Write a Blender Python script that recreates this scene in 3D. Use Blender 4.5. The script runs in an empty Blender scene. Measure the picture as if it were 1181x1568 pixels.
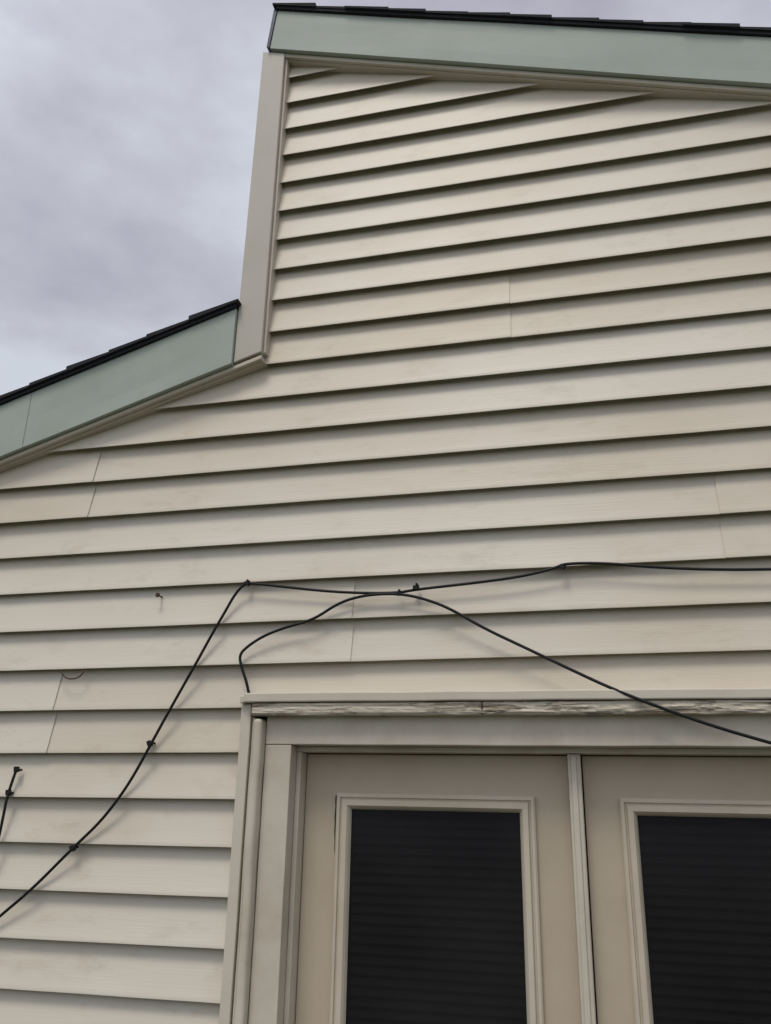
import bpy, bmesh, math, random
from mathutils import Vector, Matrix, noise
random.seed(7)
sc=bpy.context.scene
H=1.9            # eye height: all wall heights below are measured from eye level
COL=sc.collection

# ------------------------------------------------------------------ materials
def lin(c): return tuple(c)+(1.0,)
def new_mat(name):
    m=bpy.data.materials.new(name); m.use_nodes=True
    nt=m.node_tree; b=nt.nodes['Principled BSDF']
    return m,nt,b
def N(nt,t,**kw):
    n=nt.nodes.new(t)
    for k,v in kw.items():
        if k in n.inputs: n.inputs[k].default_value=v
        else: setattr(n,k,v)
    return n
def coords(nt,scale=(1,1,1),rot=(0,0,0)):
    tc=N(nt,'ShaderNodeTexCoord'); mp=N(nt,'ShaderNodeMapping')
    mp.inputs['Scale'].default_value=scale; mp.inputs['Rotation'].default_value=rot
    nt.links.new(tc.outputs['Object'],mp.inputs['Vector']); return mp.outputs['Vector']
def nz(nt,vec,scale,detail=3,rough=0.55):
    n=N(nt,'ShaderNodeTexNoise'); n.inputs['Scale'].default_value=scale
    n.inputs['Detail'].default_value=detail; n.inputs['Roughness'].default_value=rough
    nt.links.new(vec,n.inputs['Vector']); return n.outputs['Fac']
def ramp(nt,fac,stops):
    r=N(nt,'ShaderNodeValToRGB'); el=r.color_ramp.elements
    while len(el)<len(stops): el.new(0.5)
    for e,(p,c) in zip(el,stops): e.position=p; e.color=lin(c)
    nt.links.new(fac,r.inputs['Fac']); return r.outputs['Color']
def mixc(nt,fac,a,b,mode='MIX'):
    m=N(nt,'ShaderNodeMix'); m.data_type='RGBA'; m.blend_type=mode
    if hasattr(fac,'links'): nt.links.new(fac,m.inputs[0])
    else: m.inputs[0].default_value=fac
    for s,i in ((a,6),(b,7)):
        if isinstance(s,tuple): m.inputs[i].default_value=lin(s)
        else: nt.links.new(s,m.inputs[i])
    return m.outputs[2]
def bump(nt,b,h,strength,dist):
    bp=N(nt,'ShaderNodeBump'); bp.inputs['Strength'].default_value=strength; bp.inputs['Distance'].default_value=dist
    nt.links.new(h,bp.inputs['Height']); nt.links.new(bp.outputs['Normal'],b.inputs['Normal'])
def math_n(nt,op,a,b=None):
    m=N(nt,'ShaderNodeMath'); m.operation=op
    for i,s in enumerate((a,b)):
        if s is None: continue
        if isinstance(s,(int,float)): m.inputs[i].default_value=s
        else: nt.links.new(s,m.inputs[i])
    return m.outputs[0]

def siding_mat():
    m,nt,b=new_mat('vinyl_siding')
    big=nz(nt,coords(nt,(0.7,1,1.6)),1.7,3,0.6)
    base=ramp(nt,big,[(0.30,(0.595,0.535,0.425)),(0.5,(0.65,0.60,0.50)),(0.72,(0.685,0.64,0.55))])
    at=N(nt,'ShaderNodeAttribute'); at.attribute_name='panel'
    tint=ramp(nt,at.outputs['Fac'],[(0.0,(0.92,0.90,0.86)),(0.5,(0.97,0.965,0.955)),(1.0,(1.0,1.0,1.0))])
    c=mixc(nt,1.0,base,tint,'MULTIPLY')
    st=nz(nt,coords(nt,(2.2,1,5)),2.6,5,0.72)
    sf=ramp(nt,st,[(0.54,(0,0,0)),(0.78,(1,1,1))])
    c=mixc(nt,math_n(nt,'MULTIPLY',sf,0.42),c,(0.39,0.33,0.22))
    nt.links.new(c,b.inputs['Base Color'])
    b.inputs['Roughness'].default_value=0.45; b.inputs['Specular IOR Level'].default_value=0.35
    g=nz(nt,coords(nt,(5,1,130)),1.6,4,0.6)
    bump(nt,b,g,0.36,0.0013)
    return m
def paint_mat(name,col,dirt,amt=0.35,rough=0.5,grain=(30,30,5),bs=0.35,bd=0.001,sc_=3.0):
    m,nt,b=new_mat(name)
    a=nz(nt,coords(nt),sc_,6,0.7)
    f=ramp(nt,a,[(0.42,(0,0,0)),(0.72,(1,1,1))])
    c=mixc(nt,math_n(nt,'MULTIPLY',f,amt),col,dirt)
    nt.links.new(c,b.inputs['Base Color']); b.inputs['Roughness'].default_value=rough
    b.inputs['Specular IOR Level'].default_value=0.35
    bump(nt,b,nz(nt,coords(nt,grain),1.0,3,0.6),bs,bd)
    return m
def weathered_mat():
    m,nt,b=new_mat('peeling_painted_wood')
    a=nz(nt,coords(nt,(5,6,30)),1.5,7,0.68)
    f=ramp(nt,a,[(0.49,(0,0,0)),(0.54,(1,1,1))])
    g=nz(nt,coords(nt,(6,20,160)),1.5,4,0.6)
    wood=ramp(nt,g,[(0.33,(0.11,0.085,0.06)),(0.5,(0.38,0.32,0.235)),(0.8,(0.50,0.43,0.33))])
    c=mixc(nt,f,(0.58,0.525,0.42),wood)
    nt.links.new(c,b.inputs['Base Color']); b.inputs['Roughness'].default_value=0.8
    bump(nt,b,math_n(nt,'SUBTRACT',g,math_n(nt,'MULTIPLY',f,0.8)),0.9,0.0025)
    return m
def plain(name,col,rough=0.6,spec=0.3,ns=40,amt=0.3):
    m,nt,b=new_mat(name)
    a=nz(nt,coords(nt),ns,3,0.6)
    c=mixc(nt,a,tuple(x*(1-amt) for x in col),tuple(x*(1+amt) for x in col))
    nt.links.new(c,b.inputs['Base Color']); b.inputs['Roughness'].default_value=rough
    b.inputs['Specular IOR Level'].default_value=spec
    bump(nt,b,a,0.3,0.002)
    return m
M_sid=siding_mat()
M_trim=paint_mat('trim_vinyl',(0.52,0.49,0.425),(0.43,0.39,0.31),0.45,0.5,(20,20,3))
M_jch=paint_mat('j_channel_vinyl',(0.60,0.55,0.455),(0.42,0.36,0.26),0.45,0.5)
M_fas=paint_mat('green_aluminium',(0.385,0.440,0.382),(0.305,0.355,0.30),0.65,0.62,(3,3,3),0.2,0.004,2.2)
M_frame=paint_mat('door_frame_paint',(0.60,0.55,0.455),(0.40,0.345,0.245),0.6,0.45,(30,30,3.5),0.5,0.0015,5)
M_door=paint_mat('door_paint',(0.51,0.44,0.33),(0.41,0.34,0.235),0.5,0.45,(12,12,4),0.25,0.001,4)
M_glz=paint_mat('glazing_bead_paint',(0.58,0.52,0.415),(0.41,0.35,0.25),0.45,0.4,(12,12,12),0.2,0.001,5)
M_wood=weathered_mat()
M_shin=plain('asphalt_shingle',(0.028,0.029,0.034),0.9,0.2,120,0.5)
M_drip=plain('dark_drip_edge',(0.022,0.035,0.075),0.5,0.4,20,0.2)
M_blk=plain('cable_rubber',(0.010,0.010,0.011),0.5,0.25,60,0.3)
M_gap=plain('dark_gap',(0.05,0.038,0.028),0.9,0.1,30,0.3)
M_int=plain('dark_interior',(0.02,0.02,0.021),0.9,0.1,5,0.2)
M_slat=plain('blind_slat',(0.34,0.34,0.345),0.6,0.2,5,0.2)
M_rust=plain('rusty_steel',(0.08,0.045,0.027),0.8,0.3,200,0.5)
M_conc=plain('concrete',(0.12,0.11,0.095),0.9,0.2,8,0.3)
def glass_mat():
    m,nt,b=new_mat('dark_screened_glass')
    b.inputs['Roughness'].default_value=0.2
    b.inputs['Specular IOR Level'].default_value=0.2
    a=nz(nt,coords(nt,(1,1,1)),3.0,3,0.5)
    c=ramp(nt,a,[(0.3,(0.018,0.018,0.0195)),(0.7,(0.032,0.032,0.034))]); nt.links.new(c,b.inputs['Base Color'])
    t=N(nt,'ShaderNodeBsdfTransparent'); t.inputs['Color'].default_value=(0.6,0.6,0.6,1)
    mx=N(nt,'ShaderNodeMixShader'); mx.inputs[0].default_value=0.5
    out=nt.nodes['Material Output']
    nt.links.new(b.outputs[0],mx.inputs[1]); nt.links.new(t.outputs[0],mx.inputs[2]); nt.links.new(mx.outputs[0],out.inputs['Surface'])
    return m
M_glass=glass_mat()
def grass_mat():
    m,nt,b=new_mat('grass')
    a=nz(nt,coords(nt),0.7,6,0.7)
    c=ramp(nt,a,[(0.3,(0.035,0.045,0.018)),(0.6,(0.06,0.07,0.03)),(0.8,(0.09,0.08,0.045))])
    nt.links.new(c,b.inputs['Base Color']); b.inputs['Roughness'].default_value=0.95
    bump(nt,b,nz(nt,coords(nt),40,3,0.7),0.8,0.03); return m
M_grass=grass_mat()

# ------------------------------------------------------------------ helpers
house=bpy.data.objects.new('house',None); COL.objects.link(house)
def empty(name,parent):
    e=bpy.data.objects.new(name,None); COL.objects.link(e); e.parent=parent; return e
def finish(bm,name,mats,parent=house,smooth=False,bevel=0,segs=2,shear=False):
    if shear:
        for v in bm.verts: v.co.z-=0.009*(v.co.x+0.9)
    for v in bm.verts: v.co.z+=H
    me=bpy.data.meshes.new(name); bm.to_mesh(me); bm.free()
    for m in (mats if isinstance(mats,(list,tuple)) else [mats]): me.materials.append(m)
    if smooth:
        for p in me.polygons: p.use_smooth=True
    o=bpy.data.objects.new(name,me); COL.objects.link(o)
    if parent: o.parent=parent
    if bevel:
        md=o.modifiers.new('bevel','BEVEL'); md.width=bevel; md.segments=segs; md.limit_method='ANGLE'; md.angle_limit=0.6
    return o
def addbox(bm,x0,x1,y0,y1,z0,z1):
    vs=[bm.verts.new((x,y,z)) for x in (x0,x1) for y in (y0,y1) for z in (z0,z1)]
    for f in ((0,1,3,2),(4,6,7,5),(0,4,5,1),(2,3,7,6),(0,2,6,4),(1,5,7,3)):
        bm.faces.new([vs[i] for i in f])
    return vs
def box(name,x0,x1,y0,y1,z0,z1,mat,bevel=0.002,parent=house,shear=False,cuts=0,wob=0,segs=2):
    bm=bmesh.new(); addbox(bm,x0,x1,y0,y1,z0,z1)
    bmesh.ops.recalc_face_normals(bm,faces=bm.faces)
    if cuts:
        es=[e for e in bm.edges if abs((e.verts[0].co-e.verts[1].co).length-max(x1-x0,z1-z0))<1e-6]
        bmesh.ops.subdivide_edges(bm,edges=es,cuts=cuts)
        for v in bm.verts:
            s=v.co
            v.co+=Vector((noise.noise(s*7)*wob if z1-z0>x1-x0 else 0,noise.noise(s*5+Vector((9,0,0)))*wob,noise.noise(s*7+Vector((0,5,0)))*wob if x1-x0>z1-z0 else 0))
    return finish(bm,name,mat,parent,bevel=bevel,shear=shear,segs=segs)
def prism(name,pts,y0,y1,mat,bevel=0,parent=house,shear=False):
    bm=bmesh.new()
    a=[bm.verts.new((x,y0,z)) for x,z in pts]; b=[bm.verts.new((x,y1,z)) for x,z in pts]
    n=len(pts); bm.faces.new(a); bm.faces.new(b[::-1])
    for i in range(n): bm.faces.new((a[i],b[i],b[(i+1)%n],a[(i+1)%n]))
    bmesh.ops.recalc_face_normals(bm,faces=bm.faces)
    return finish(bm,name,mat,parent,bevel=bevel,shear=shear)

# ------------------------------------------------------------------ house lines
XL,XR=-3.6,3.4
GZ=-H
def F(x): return 2.041+(0.598-x)*0.336          # upper rake board, lower edge
def FL(x): return 1.3165+0.32*(x+1.006)         # lower rake board, lower edge
DX0,DX1,DZ=-0.80,0.665,0.215                    # door rough opening

# structural walls
outline=[(XL,GZ),(DX0,GZ),(DX0,DZ),(DX1,DZ),(DX1,GZ),(XR,GZ),(XR,F(XR)+0.10),(-0.97,F(-0.97)+0.10),(-0.97,FL(-0.97)+0.05),(XL,FL(XL)+0.05)]
prism('front_wall',outline,0.030,0.15,M_gap)
outline2=[(XL+.01,GZ),(XR-.01,GZ),(XR-.01,F(XR)+0.09),(-0.96,F(-0.96)+0.09),(-0.96,FL(-0.97)+0.04),(XL+.01,FL(XL)+0.04)]
prism('wall_body',outline2,0.152,6.0,M_trim)

# ------------------------------------------------------------------ siding
S=0.114; Z0=0.9817
prof=[(0.0280,0.158),(0.0265,0.134),(0.0240,0.114),(0.0202,0.094),(0.0156,0.072),(0.0111,0.050),(0.0066,0.028),(0.0030,0.012),(0.0006,0.003),(0.0006,0.0)]
seams={-4:-0.176,-3:-0.176,0:-1.454,1:-1.454,2:0.323,3:0.323,4:-0.621,5:-0.621,6:-1.475,7:-1.475}
random.seed(3)
pair={}
sb=bmesh.new(); lay=sb.faces.layers.float.new('panel')
def strip(k,xa,xb,dy,val,clips):
    zb=Z0-S*k
    bm=bmesh.new(); n=max(2,int((xb-xa)/0.05)); cols=[]
    for i in range(n+1):
        x=xa+(xb-xa)*i/n
        oy=0.0008*noise.noise(Vector((x*1.3,k*7.3,0)))+0.0005*noise.noise(Vector((x*6,k*3.3,4)))
        oz=0.0014*noise.noise(Vector((x*0.8,k*3.1,50)))+0.0006*noise.noise(Vector((x*5,k*2.1,20)))
        col=[bm.verts.new((x,py+oy+dy*(1 if pz<0.1 else 0.3),zb+pz+oz)) for py,pz in prof]
        # hemmed lip: turns under and back up, leaving an open cavity behind it
        und=[bm.verts.new((x,0.0006+oy+dy,zb+oz)),bm.verts.new((x,0.0022+oy+dy,zb-0.0005+oz)),bm.verts.new((x,0.0030+oy+dy,zb+0.006+oz))]
        cols.append((col,und))
    for i in range(n):
        a,b=cols[i],cols[i+1]
        for j in range(len(prof)-1): bm.faces.new((a[0][j],b[0][j],b[0][j+1],a[0][j+1]))
        for j in range(2): bm.faces.new((a[1][j],b[1][j],b[1][j+1],a[1][j+1]))
    for co,no in clips:
        bmesh.ops.bisect_plane(bm,geom=bm.verts[:]+bm.edges[:]+bm.faces[:],plane_co=co,plane_no=no,clear_outer=True)
    vm={}
    for v in bm.verts: vm[v]=sb.verts.new(v.co)
    for f in bm.faces:
        nf=sb.faces.new([vm[v] for v in f.verts]); nf[lay]=val; nf.smooth=True
        nf.normal_update()
        if nf.normal.y>0.0: nf.normal_flip()
    bm.free()
def region(k,xa,xb,clips):
    s=seams.get(k)
    pk=k//2
    segs=[(xa,xb,0.0)]
    if s is not None and xa<s<xb:
        segs=[(xa,s,0.0),(s-0.03,xb,0.0030)] if s<0 else [(xa,s+0.03,0.0030),(s,xb,0.0)]
    for i,(a,b,dy) in enumerate(segs):
        sd=1 if s is not None and (i==1 or xa>=s) else 0
        if s is not None and xa>=s and s<0: dy=0.0030
        key=(pk,sd)
        if key not in pair: pair[key]=random.random()
        strip(k,a,b,dy,pair[key],clips)
up=((-0.929,0,F(-0.929)-0.004),(0.336,0,1.0)); lo=((-1.006,0,FL(-1.006)-0.004),(-0.32,0,1.0))
for k in range(-14,26):
    zb=Z0-S*k; zt=zb+S
    if zb>1.33-S:
        region(k,-0.965,XR,[up])
        if zb<1.36: region(k,XL,-0.965,[lo])
    elif zb>0.33:
        region(k,XL,XR,[lo,up])
    else:
        region(k,XL,-0.895,[lo] if zt>FL(XL) else [])
        if zt>0.32: region(k,-0.895,0.765,[((0,0,0.316),(0.009,0,-1))])
        region(k,0.765,XR,[up] if zt>F(XR) else [])
finish(sb,'lap_siding',M_sid,shear=False)

# siding on the side of the raised part
bm=bmesh.new()
for k in range(-15,0):
    zb=Z0-S*k
    if zb+S<FL(-1.0)+0.12: continue
    v=[bm.verts.new(c) for c in ((-0.988,0.09,zb+0.125),(-1.0,0.09,zb),(-1.0,6.0,zb),(-0.988,6.0,zb+0.125),(-0.985,0.09,zb+0.003),(-0.985,6,zb+0.003))]
    bm.faces.new((v[0],v[1],v[2],v[3])); bm.faces.new((v[1],v[4],v[5],v[2]))
bmesh.ops.bisect_plane(bm,geom=bm.verts[:]+bm.edges[:]+bm.faces[:],plane_co=(0,0,F(-1.0)+0.1),plane_no=(0,0,1),clear_outer=True)
finish(bm,'side_lap_siding',M_sid)

# ------------------------------------------------------------------ corner post, rake boards, channels
prism('corner_post',[(-1.010,1.322),(-0.922,1.350),(-0.920,F(-0.92)-0.006),(-1.002,F(-1.002)-0.006)],-0.030,0.095,M_trim,0.003)
prism('corner_post_flange',[(-0.9215,1.352),(-0.914,1.354),(-0.912,F(-0.912)-0.012),(-0.9195,F(-0.92)-0.012)],-0.016,0.025,M_jch,0.001)
def band(name,xa,xb,fn,d0,d1,y0,y1,mat,bevel=0.0015,wob=0.0):
    bm=bmesh.new(); n=max(2,int(abs(xb-xa)/0.08)); rows=[]
    for i in range(n+1):
        x=xa+(xb-xa)*i/n; w=wob*noise.noise(Vector((x*3,d0*50,1))); w2=wob*noise.noise(Vector((x*2.3,d1*50,7)))
        rows.append([bm.verts.new((x,y0+w2,fn(x)+d0+w)),bm.verts.new((x,y0+w2*0.5,fn(x)+d1)),bm.verts.new((x,y1,fn(x)+d1)),bm.verts.new((x,y1,fn(x)+d0+w))])
    for i in range(n):
        for j in range(4): bm.faces.new((rows[i][j],rows[i+1][j],rows[i+1][(j+1)%4],rows[i][(j+1)%4]))
    bm.faces.new(rows[0]); bm.faces.new(rows[-1][::-1])
    bmesh.ops.recalc_face_normals(bm,faces=bm.faces)
    return finish(bm,name,mat,bevel=bevel)
def fas(name,xs,xe,fn,h,slantL=0,slantR=0):
    bm=bmesh.new(); n=max(2,int((xe-xs)/0.1)); g=[]
    for i in range(n+1):
        t=i/n; col=[]
        for j in range(5):
            u=j/4
            x=(xs+slantL*u)*(1-t)+(xe+slantR*u)*t
            col.append(bm.verts.new((x,-0.040+0.0022*noise.noise(Vector((x*3,u*2,h*9))),fn(x)+h*u)))
        g.append(col)
    for i in range(n):
        for j in range(4): 
            f=bm.faces.new((g[i][j],g[i+1][j],g[i+1][j+1],g[i][j+1]))
    r=bmesh.ops.extrude_face_region(bm,geom=bm.faces[:])
    for v in [e for e in r['geom'] if isinstance(e,bmesh.types.BMVert)]: v.co.y=-0.004
    bmesh.ops.recalc_face_normals(bm,faces=bm.faces)
    return finish(bm,name,M_fas,bevel=0.001,segs=1)
fas('upper_rake_board',-0.972,XR+0.1,F,0.181,0.018)
fas('lower_rake_board',-1.690,-1.0115,FL,0.193,0.0,0)
fas('lower_rake_board_end',XL-0.2,-1.6912,FL,0.193,0.0,0)
band('upper_rake_channel',-0.985,XR,F,-0.017,-0.0015,-0.024,0.029,M_jch,0.0015,0.001)
band('upper_rake_channel_lip',-0.92,XR,F,-0.022,-0.0175,-0.012,0.029,M_jch,0.001,0.001)
band('lower_rake_channel',XL,-0.922,FL,-0.014,-0.0015,-0.026,0.029,M_jch,0.0015,0.001)
band('lower_rake_channel_lip',XL,-0.918,FL,-0.019,-0.0145,-0.012,0.029,M_jch,0.001,0.001)
prism('eave_edge_trim',[(-0.984,F(-0.98)+0.004),(-0.9735,F(-0.973)),(-0.955,F(-0.955)+0.181),(-0.968,F(-0.968)+0.181)],-0.044,6.0,M_drip,0.001)

def roof(name,x0,x1,fn,h,exposure=0.135,y0=-0.055,y1=6.1):
    bm=bmesh.new(); sgn=1 if x1>x0 else -1
    n=int(abs(x1-x0)/exposure)
    random.seed(int(abs(x0*100)))
    a=[(x0,fn(x0)+h+0.001),(x1,fn(x1)+h+0.001),(x1,fn(x1)+h+0.013),(x0,fn(x0)+h+0.013)]
    va=[bm.verts.new((x,y0+0.006,z)) for x,z in a]; vb=[bm.verts.new((x,y1,z)) for x,z in a]
    bm.faces.new(va); bm.faces.new(vb[::-1])
    for i in range(4): bm.faces.new((va[i],vb[i],vb[(i+1)%4],va[(i+1)%4]))
    for i in range(n+1):
        xa=x0+sgn*i*exposure; xb=xa+sgn*(exposure+0.012+random.uniform(-0.008,0.008)); xa-=sgn*0.01
        if i==0: xa=x0-sgn*0.012
        ys=y0+random.uniform(-0.005,0.004); lift=random.uniform(-0.002,0.004)
        q=[(xa,fn(xa)+h+0.012),(xb,fn(xb)+h+0.013),(xb,fn(xb)+h+0.0265+lift),(xa,fn(xa)+h+0.019)]
        va=[bm.verts.new((x,ys,z)) for x,z in q]; vb=[bm.verts.new((x,y1,z)) for x,z in q]
        bm.faces.new(va); bm.faces.new(vb[::-1])
        for j in range(4): bm.faces.new((va[j],vb[j],vb[(j+1)%4],va[(j+1)%4]))
    bmesh.ops.recalc_face_normals(bm,faces=bm.faces)
    return finish(bm,name,M_shin)
roof('upper_roof',-0.958,XR+0.15,F,0.181)
roof('lower_roof',-1.012,XL-0.25,FL,0.193)

# ------------------------------------------------------------------ French door
door=empty('french_door',house)
def dbox(*a,**k):
    k['parent']=door; k['shear']=True; return box(*a,**k)
DB=GZ+0.06
CX=-0.068
def mx(x): return 2*CX-x
HB=0.2035
for sfx,fn in (('left',lambda x:x),('right',mx)):
    def bb(nm,xa,xb,*r,**k):
        xa,xb=sorted((fn(xa),fn(xb))); dbox(nm+'_'+sfx,xa,xb,*r,**k)
    bb('casing_channel',-0.906,-0.8785,-0.018,0.029,DB,0.3035,M_jch,bevel=0.002,cuts=20,wob=0.0015)
    bb('brickmould_back',-0.8755,-0.868,-0.012,0.029,DB,0.270,M_frame,bevel=0.003,cuts=24,wob=0.002)
    bb('brickmould',-0.866,-0.842,-0.029,0.029,DB,0.266,M_frame,bevel=0.009,cuts=40,wob=0.005,segs=4)
    bb('frame_jamb',-0.8400,-0.770,0.000,0.135,DB,HB-0.0007,M_frame,bevel=0.002,cuts=20,wob=0.001)
    bb('stop',-0.7695,-0.757,0.045,0.135,DB,0.190,M_frame,bevel=0.002)
bx=mx(-0.8400)
dbox('frame_head',-0.8400,bx,-0.001,0.135,HB,0.280,M_frame,bevel=0.002,cuts=20,wob=0.001)
dbox('head_stop',-0.7695,mx(-0.7695),0.045,0.135,0.1905,HB-0.0005,M_frame,bevel=0.001)
dbox('head_flashing',-0.893,mx(-0.893),-0.040,0.029,0.3055,0.329,M_jch,bevel=0.003,cuts=30,wob=0.0015)
dbox('head_flashing_end',-0.9065,-0.8935,-0.032,0.029,0.304,0.324,M_jch,bevel=0.003)
def plank(name,xa,xb,rough=1.0):
    bm=bmesh.new(); nx=int((xb-xa)/0.007); pr=[(0.005,0.303),(-0.0320,0.303),(-0.0335,0.298),(-0.0325,0.294),(-0.0335,0.289),(-0.033,0.284),(-0.0325,0.279),(-0.030,0.2745),(-0.026,0.2725),(0.0,0.2735)]
    g=[]
    for i in range(nx+1):
        x=xa+(xb-xa)*i/nx; col=[]
        e=min(x-xa,xb-x)
        for j,(y,z) in enumerate(pr):
            r=(noise.noise(Vector((x*14,z*260,3)))*0.0024+noise.noise(Vector((x*55,z*500,3)))*0.0014)*rough
            if 0<j<len(pr)-1: y+=r; z+=noise.noise(Vector((x*22,z*90,8)))*0.0016*(0 if j<2 else rough)
            if e<0.010 and 0<j<9: y+=0.003*(1-e/0.010)
            col.append(bm.verts.new((x,y,z)))
        g.append(col)
    for i in range(nx):
        for j in range(len(pr)-1): bm.faces.new((g[i][j],g[i+1][j],g[i+1][j+1],g[i][j+1]))
    bm.faces.new(g[0]); bm.faces.new(g[-1][::-1])
    bmesh.ops.recalc_face_normals(bm,faces=bm.faces)
    return finish(bm,name,M_wood,door,shear=True)
plank('weathered_head_board',-0.872,-0.2785,0.8)
plank('weathered_head_board_end',-0.2755,mx(-0.872),1.4)
dbox('splinter',-0.292,-0.268,-0.0365,-0.025,0.276,0.283,M_wood,bevel=0.001,cuts=4,wob=0.006)

def leaf(tag,x0,x1,g0,g1):
    gt,gb=0.055,-1.60
    yb0,yb1=0.09,0.13
    bm=bmesh.new(); zb,zt=DB+0.01,0.188
    def ring(y,a,b,c,d): return [bm.verts.new(p) for p in ((a,y,c),(b,y,c),(b,y,d),(a,y,d))]
    o0=ring(yb0,x0,x1,zb,zt); i0=ring(yb0,g0,g1,gb,gt); i1=ring(yb1,g0,g1,gb,gt); o1=ring(yb1,x0,x1,zb,zt)
    for A,B in ((o0,i0),(i0,i1),(i1,o1),(o1,o0)):
        for i in range(4): bm.faces.new((A[i],A[(i+1)%4],B[(i+1)%4],B[i]))
    bmesh.ops.recalc_face_normals(bm,faces=bm.faces)
    finish(bm,'leaf_'+tag,M_door,door,bevel=0.002,shear=True)
    w=0.036
    bm=bmesh.new(); pr=[(-w,0.0905),(-w,0.079),(-w+.004,0.0755),(-w+.009,0.0755),(-w+.011,0.081),(-w+.014,0.081),(-w+.017,0.073),(-w+.029,0.0735),(-0.002,0.080),(0.002,0.0885)]
    rings=[]
    for ins,y in pr:
        rings.append([bm.verts.new(c) for c in ((g0+ins,y,gb+ins),(g1-ins,y,gb+ins),(g1-ins,y,gt-ins),(g0+ins,y,gt-ins))])
    for a,b in zip(rings,rings[1:]):
        for i in range(4): bm.faces.new((a[i],a[(i+1)%4],b[(i+1)%4],b[i]))
    bmesh.ops.recalc_face_normals(bm,faces=bm.faces)
    finish(bm,'glazing_bead_'+tag,M_glz,door,shear=True)
    dbox('glass_'+tag,g0-.0008,g1+.0008,0.0905,0.0925,gb-.0008,gt+.0008,M_glass,bevel=0)
    bm=bmesh.new(); z=gb
    while z<gt:
        dz=0.001*random.uniform(-1,1)
        v=[bm.verts.new(c) for c in ((g0+.004,0.098,z-0.002+dz),(g1-.004,0.098,z-0.002-dz),(g1-.004,0.106,z+0.012-dz),(g0+.004,0.106,z+0.012+dz))]
        bm.faces.new(v); z+=0.0225
    finish(bm,'blind_slats_'+tag,M_slat,door,shear=True)
leaf('left',-0.7555,-0.0852,-0.632,-0.204)
leaf('right',mx(-0.0852),mx(-0.7555),0.067,0.495)
dbox('astragal',-0.0845,-0.0535,0.052,0.088,DB+0.01,0.1895,M_frame,bevel=0.004)
dbox('astragal_bead',-0.0765,-0.0635,0.047,0.0515,DB+0.01,0.186,M_frame,bevel=0.002)
dbox('interior',-0.769,mx(-0.769),0.136,0.149,DB,0.2,M_int,bevel=0)
dbox('door_sill',-0.80,mx(-0.80),-0.06,0.14,GZ+0.012,DB-0.001,M_conc,bevel=0.004)
bm=bmesh.new(); pts=[]
for i in range(12):
    z=0.085-i*0.0125; w=0.0028*(1-i/13)+0.0010*random.random(); x=-0.6720+0.0014*random.uniform(-1,1)
    pts.append((bm.verts.new((x-w,0.0885,z)),bm.verts.new((x+w,0.0885,z))))
for a,b in zip(pts,pts[1:]): bm.faces.new((a[0],a[1],b[1],b[0]))
finish(bm,'wood_split',M_gap,door,shear=True)

# ------------------------------------------------------------------ cables
def cable(name,pts,r=0.0038,mat=M_blk):
    cu=bpy.data.curves.new(name+'_path','CURVE'); cu.dimensions='3D'; cu.bevel_depth=r; cu.bevel_resolution=3; cu.resolution_u=8
    sp=cu.splines.new('NURBS'); sp.points.add(len(pts)-1); sp.order_u=3; sp.use_endpoint_u=True
    for p,(x,y,z) in zip(sp.points,pts): p.co=(x,y,z+H,1)
    tmp=bpy.data.objects.new('tmp',cu); COL.objects.link(tmp)
    dg=bpy.context.evaluated_depsgraph_get(); me=bpy.data.meshes.new_from_object(tmp.evaluated_get(dg))
    bpy.data.objects.remove(tmp)
    for p in me.polygons: p.use_smooth=True
    me.materials.clear(); me.materials.append(mat)
    o=bpy.data.objects.new('line',me); COL.objects.link(o)
    root=bpy.data.objects.new(name,None); COL.objects.link(root); o.parent=root
    return root
def clip(root,x,z,ang=0,y=-0.006,s=1.0):
    bm=bmesh.new(); addbox(bm,-0.007,0.007,-0.008,0.006,-0.0050,0.0050)
    bmesh.ops.create_cone(bm,cap_ends=True,segments=10,radius1=0.0032,radius2=0.0032,depth=0.022,matrix=Matrix.Translation((0.002,0.0,0.0075))@Matrix.Rotation(math.pi/2,4,'X'))
    bmesh.ops.recalc_face_normals(bm,faces=bm.faces)
    bmesh.ops.transform(bm,matrix=Matrix.Translation((x,y,z))@Matrix.Rotation(ang,4,'Y')@Matrix.Scale(s,4),verts=bm.verts)
    finish(bm,'clip',M_blk,root,bevel=0.001)
c1=[(1.9,0.60),(1.2,0.585),(0.75,0.592),(0.419,0.601),(0.286,0.608),(0.150,0.621),(0.042,0.638),(-0.062,0.643),(-0.084,0.632),(-0.169,0.614),(-0.303,0.602),(-0.446,0.593),(-0.491,0.586),(-0.582,0.589),(-0.690,0.599),(-0.802,0.616),(-0.898,0.631),(-0.927,0.633),(-0.953,0.606),(-0.978,0.558),(-1.016,0.487),(-1.051,0.416),(-1.111,0.301),(-1.160,0.203),(-1.198,0.126),(-1.237,0.064),(-1.285,0.004),(-1.348,-0.053),(-1.449,-0.154),(-1.532,-0.221),(-1.75,-0.40),(-2.0,-0.62)]
r1=cable('utility_cable',[(x,-0.007-0.004*abs(noise.noise(Vector((x*3,z,0)))),z) for x,z in c1])
for x,z,a,s in ((-0.921,0.632,0.2,1.0),(-0.446,0.597,0.1,1.1),(-0.068,0.634,0.6,0.95),(-1.163,0.206,1.1,1.05),(-1.350,-0.056,0.9,1.0)): clip(r1,x,z,a,s=s)
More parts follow.
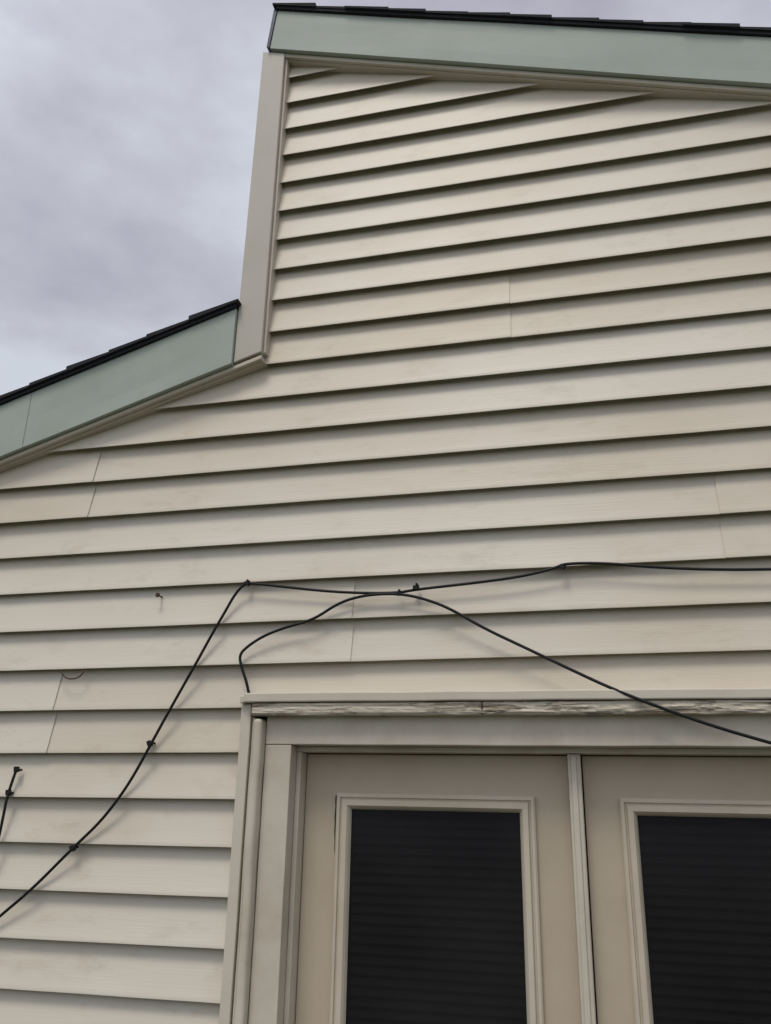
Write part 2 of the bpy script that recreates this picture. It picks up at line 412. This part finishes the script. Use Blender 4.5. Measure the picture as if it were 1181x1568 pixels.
c2=[(-0.890,-0.004,0.322),(-0.894,-0.007,0.336),(-0.900,-0.01,0.361),(-0.918,-0.012,0.404),(-0.926,-0.012,0.434),(-0.905,-0.01,0.457),(-0.859,-0.01,0.485),(-0.796,-0.01,0.506),(-0.723,-0.01,0.522),(-0.653,-0.01,0.567),(-0.581,-0.01,0.584),(-0.491,-0.013,0.583),(-0.423,-0.012,0.566),(-0.355,-0.012,0.537),(-0.271,-0.016,0.482),(-0.152,-0.02,0.420),(-0.067,-0.026,0.374),(0.021,-0.036,0.327),(0.119,-0.045,0.282),(0.255,-0.047,0.229),(0.361,-0.047,0.196),(0.60,-0.045,0.12),(0.9,-0.03,0.05),(1.3,-0.012,0.0)]
r2=cable('utility_cable',c2)
clip(r2,-0.491,0.583,0.0,-0.010,0.95)
c3=[(-1.554,-0.006,0.140),(-1.565,-0.012,0.081),(-1.568,-0.012,0.006),(-1.572,-0.012,-0.05),(-1.60,-0.012,-0.3)]
r3=cable('utility_cable',c3,0.0038)
clip(r3,-1.553,0.140,1.4,s=1.0); clip(r3,-1.567,0.080,1.4,s=1.0)
hook=cable('wire_hook',[(-1.463,-0.004,0.402),(-1.445,-0.010,0.386),(-1.42,-0.012,0.380),(-1.398,-0.010,0.386),(-1.388,-0.006,0.402),(-1.392,-0.002,0.411)],0.0019,M_rust)
bm=bmesh.new()
bmesh.ops.create_cone(bm,cap_ends=True,segments=14,radius1=0.0070,radius2=0.0050,depth=0.004,matrix=Matrix.Translation((-1.188,-0.010,0.612))@Matrix.Rotation(math.pi/2,4,'X'))
bmesh.ops.create_cone(bm,cap_ends=True,segments=10,radius1=0.0022,radius2=0.0022,depth=0.030,matrix=Matrix.Translation((-1.188,0.005,0.612))@Matrix.Rotation(math.pi/2,4,'X'))
finish(bm,'nail',M_rust,None)

# ------------------------------------------------------------------ ground
bm=bmesh.new(); vs=[bm.verts.new(c) for c in ((-300,-300,GZ),(300,-300,GZ),(300,300,GZ),(-300,300,GZ))]; bm.faces.new(vs)
finish(bm,'lawn',M_grass,None)
box('patio',-1.6,1.5,-2.6,-0.062,GZ+0.004,GZ+0.06,M_conc,0.006,None)

# ------------------------------------------------------------------ light
SE,SA=math.radians(63),math.radians(196)   # elevation; compass direction of the veiled sun (behind the viewer)
sd=Vector((math.sin(SA)*math.cos(SE),math.cos(SA)*math.cos(SE),math.sin(SE)))
w=bpy.data.worlds.new('World'); sc.world=w; w.use_nodes=True; nt=w.node_tree
for n in list(nt.nodes): nt.nodes.remove(n)
out=N(nt,'ShaderNodeOutputWorld'); bg=N(nt,'ShaderNodeBackground'); bg2=N(nt,'ShaderNodeBackground'); mxs=N(nt,'ShaderNodeMixShader')
sky=N(nt,'ShaderNodeTexSky'); sky.sky_type='NISHITA'; sky.sun_disc=False; sky.sun_elevation=SE; sky.sun_rotation=SA
bg.inputs['Strength'].default_value=0.08
nt.links.new(sky.outputs[0],bg.inputs['Color'])
tc=N(nt,'ShaderNodeTexCoord'); mp=N(nt,'ShaderNodeMapping'); mp.inputs['Scale'].default_value=(1.0,1.0,1.8); mp.inputs['Location'].default_value=(3.1,1.7,0.45)
nt.links.new(tc.outputs['Generated'],mp.inputs['Vector'])
c1n=nz(nt,mp.outputs[0],3.0,6,0.53)
cc=ramp(nt,c1n,[(0.34,(0.45,0.44,0.52)),(0.5,(0.57,0.575,0.65)),(0.64,(0.71,0.75,0.825))])
dt=N(nt,'ShaderNodeVectorMath'); dt.operation='DOT_PRODUCT'; dt.inputs[1].default_value=sd; nt.links.new(tc.outputs['Generated'],dt.inputs[0])
d1=math_n(nt,'MAXIMUM',dt.outputs['Value'],0.0); d2=math_n(nt,'POWER',d1,3.0); gl=math_n(nt,'ADD',math_n(nt,'MULTIPLY',d2,1.0),0.93)
nt.links.new(cc,bg2.inputs['Color']); nt.links.new(gl,bg2.inputs['Strength'])
mxs.inputs[0].default_value=0.9
nt.links.new(bg.outputs[0],mxs.inputs[1]); nt.links.new(bg2.outputs[0],mxs.inputs[2]); nt.links.new(mxs.outputs[0],out.inputs['Surface'])
sl=bpy.data.lights.new('sun','SUN'); sl.energy=1.5; sl.angle=math.radians(18); sl.color=(1.0,0.92,0.81)
so=bpy.data.objects.new('sun',sl); COL.objects.link(so); so.rotation_euler=sd.to_track_quat('Z','Y').to_euler(); so.location=(0,-5,8)

# ------------------------------------------------------------------ camera
pi_,ya,ro=0.354,-0.2437,0.0181
Fv=Vector((math.sin(ya)*math.cos(pi_),math.cos(ya)*math.cos(pi_),math.sin(pi_)))
R0=Fv.cross(Vector((0,0,1))).normalized(); U0=R0.cross(Fv)
R=R0*math.cos(ro)+U0*math.sin(ro); U=-R0*math.sin(ro)+U0*math.cos(ro)
cam=bpy.data.cameras.new('camera'); co=bpy.data.objects.new('camera',cam); COL.objects.link(co)
m=Matrix((R,U,-Fv)).transposed().to_4x4(); m.translation=Vector((0,-2.1468,H)); co.matrix_world=m
cam.sensor_fit='VERTICAL'; cam.sensor_height=24; cam.lens=24*1321.3/1568; cam.clip_end=1000; cam.clip_start=0.05
sc.camera=co
sc.view_settings.view_transform='Standard'; sc.view_settings.look='None'; sc.view_settings.exposure=0
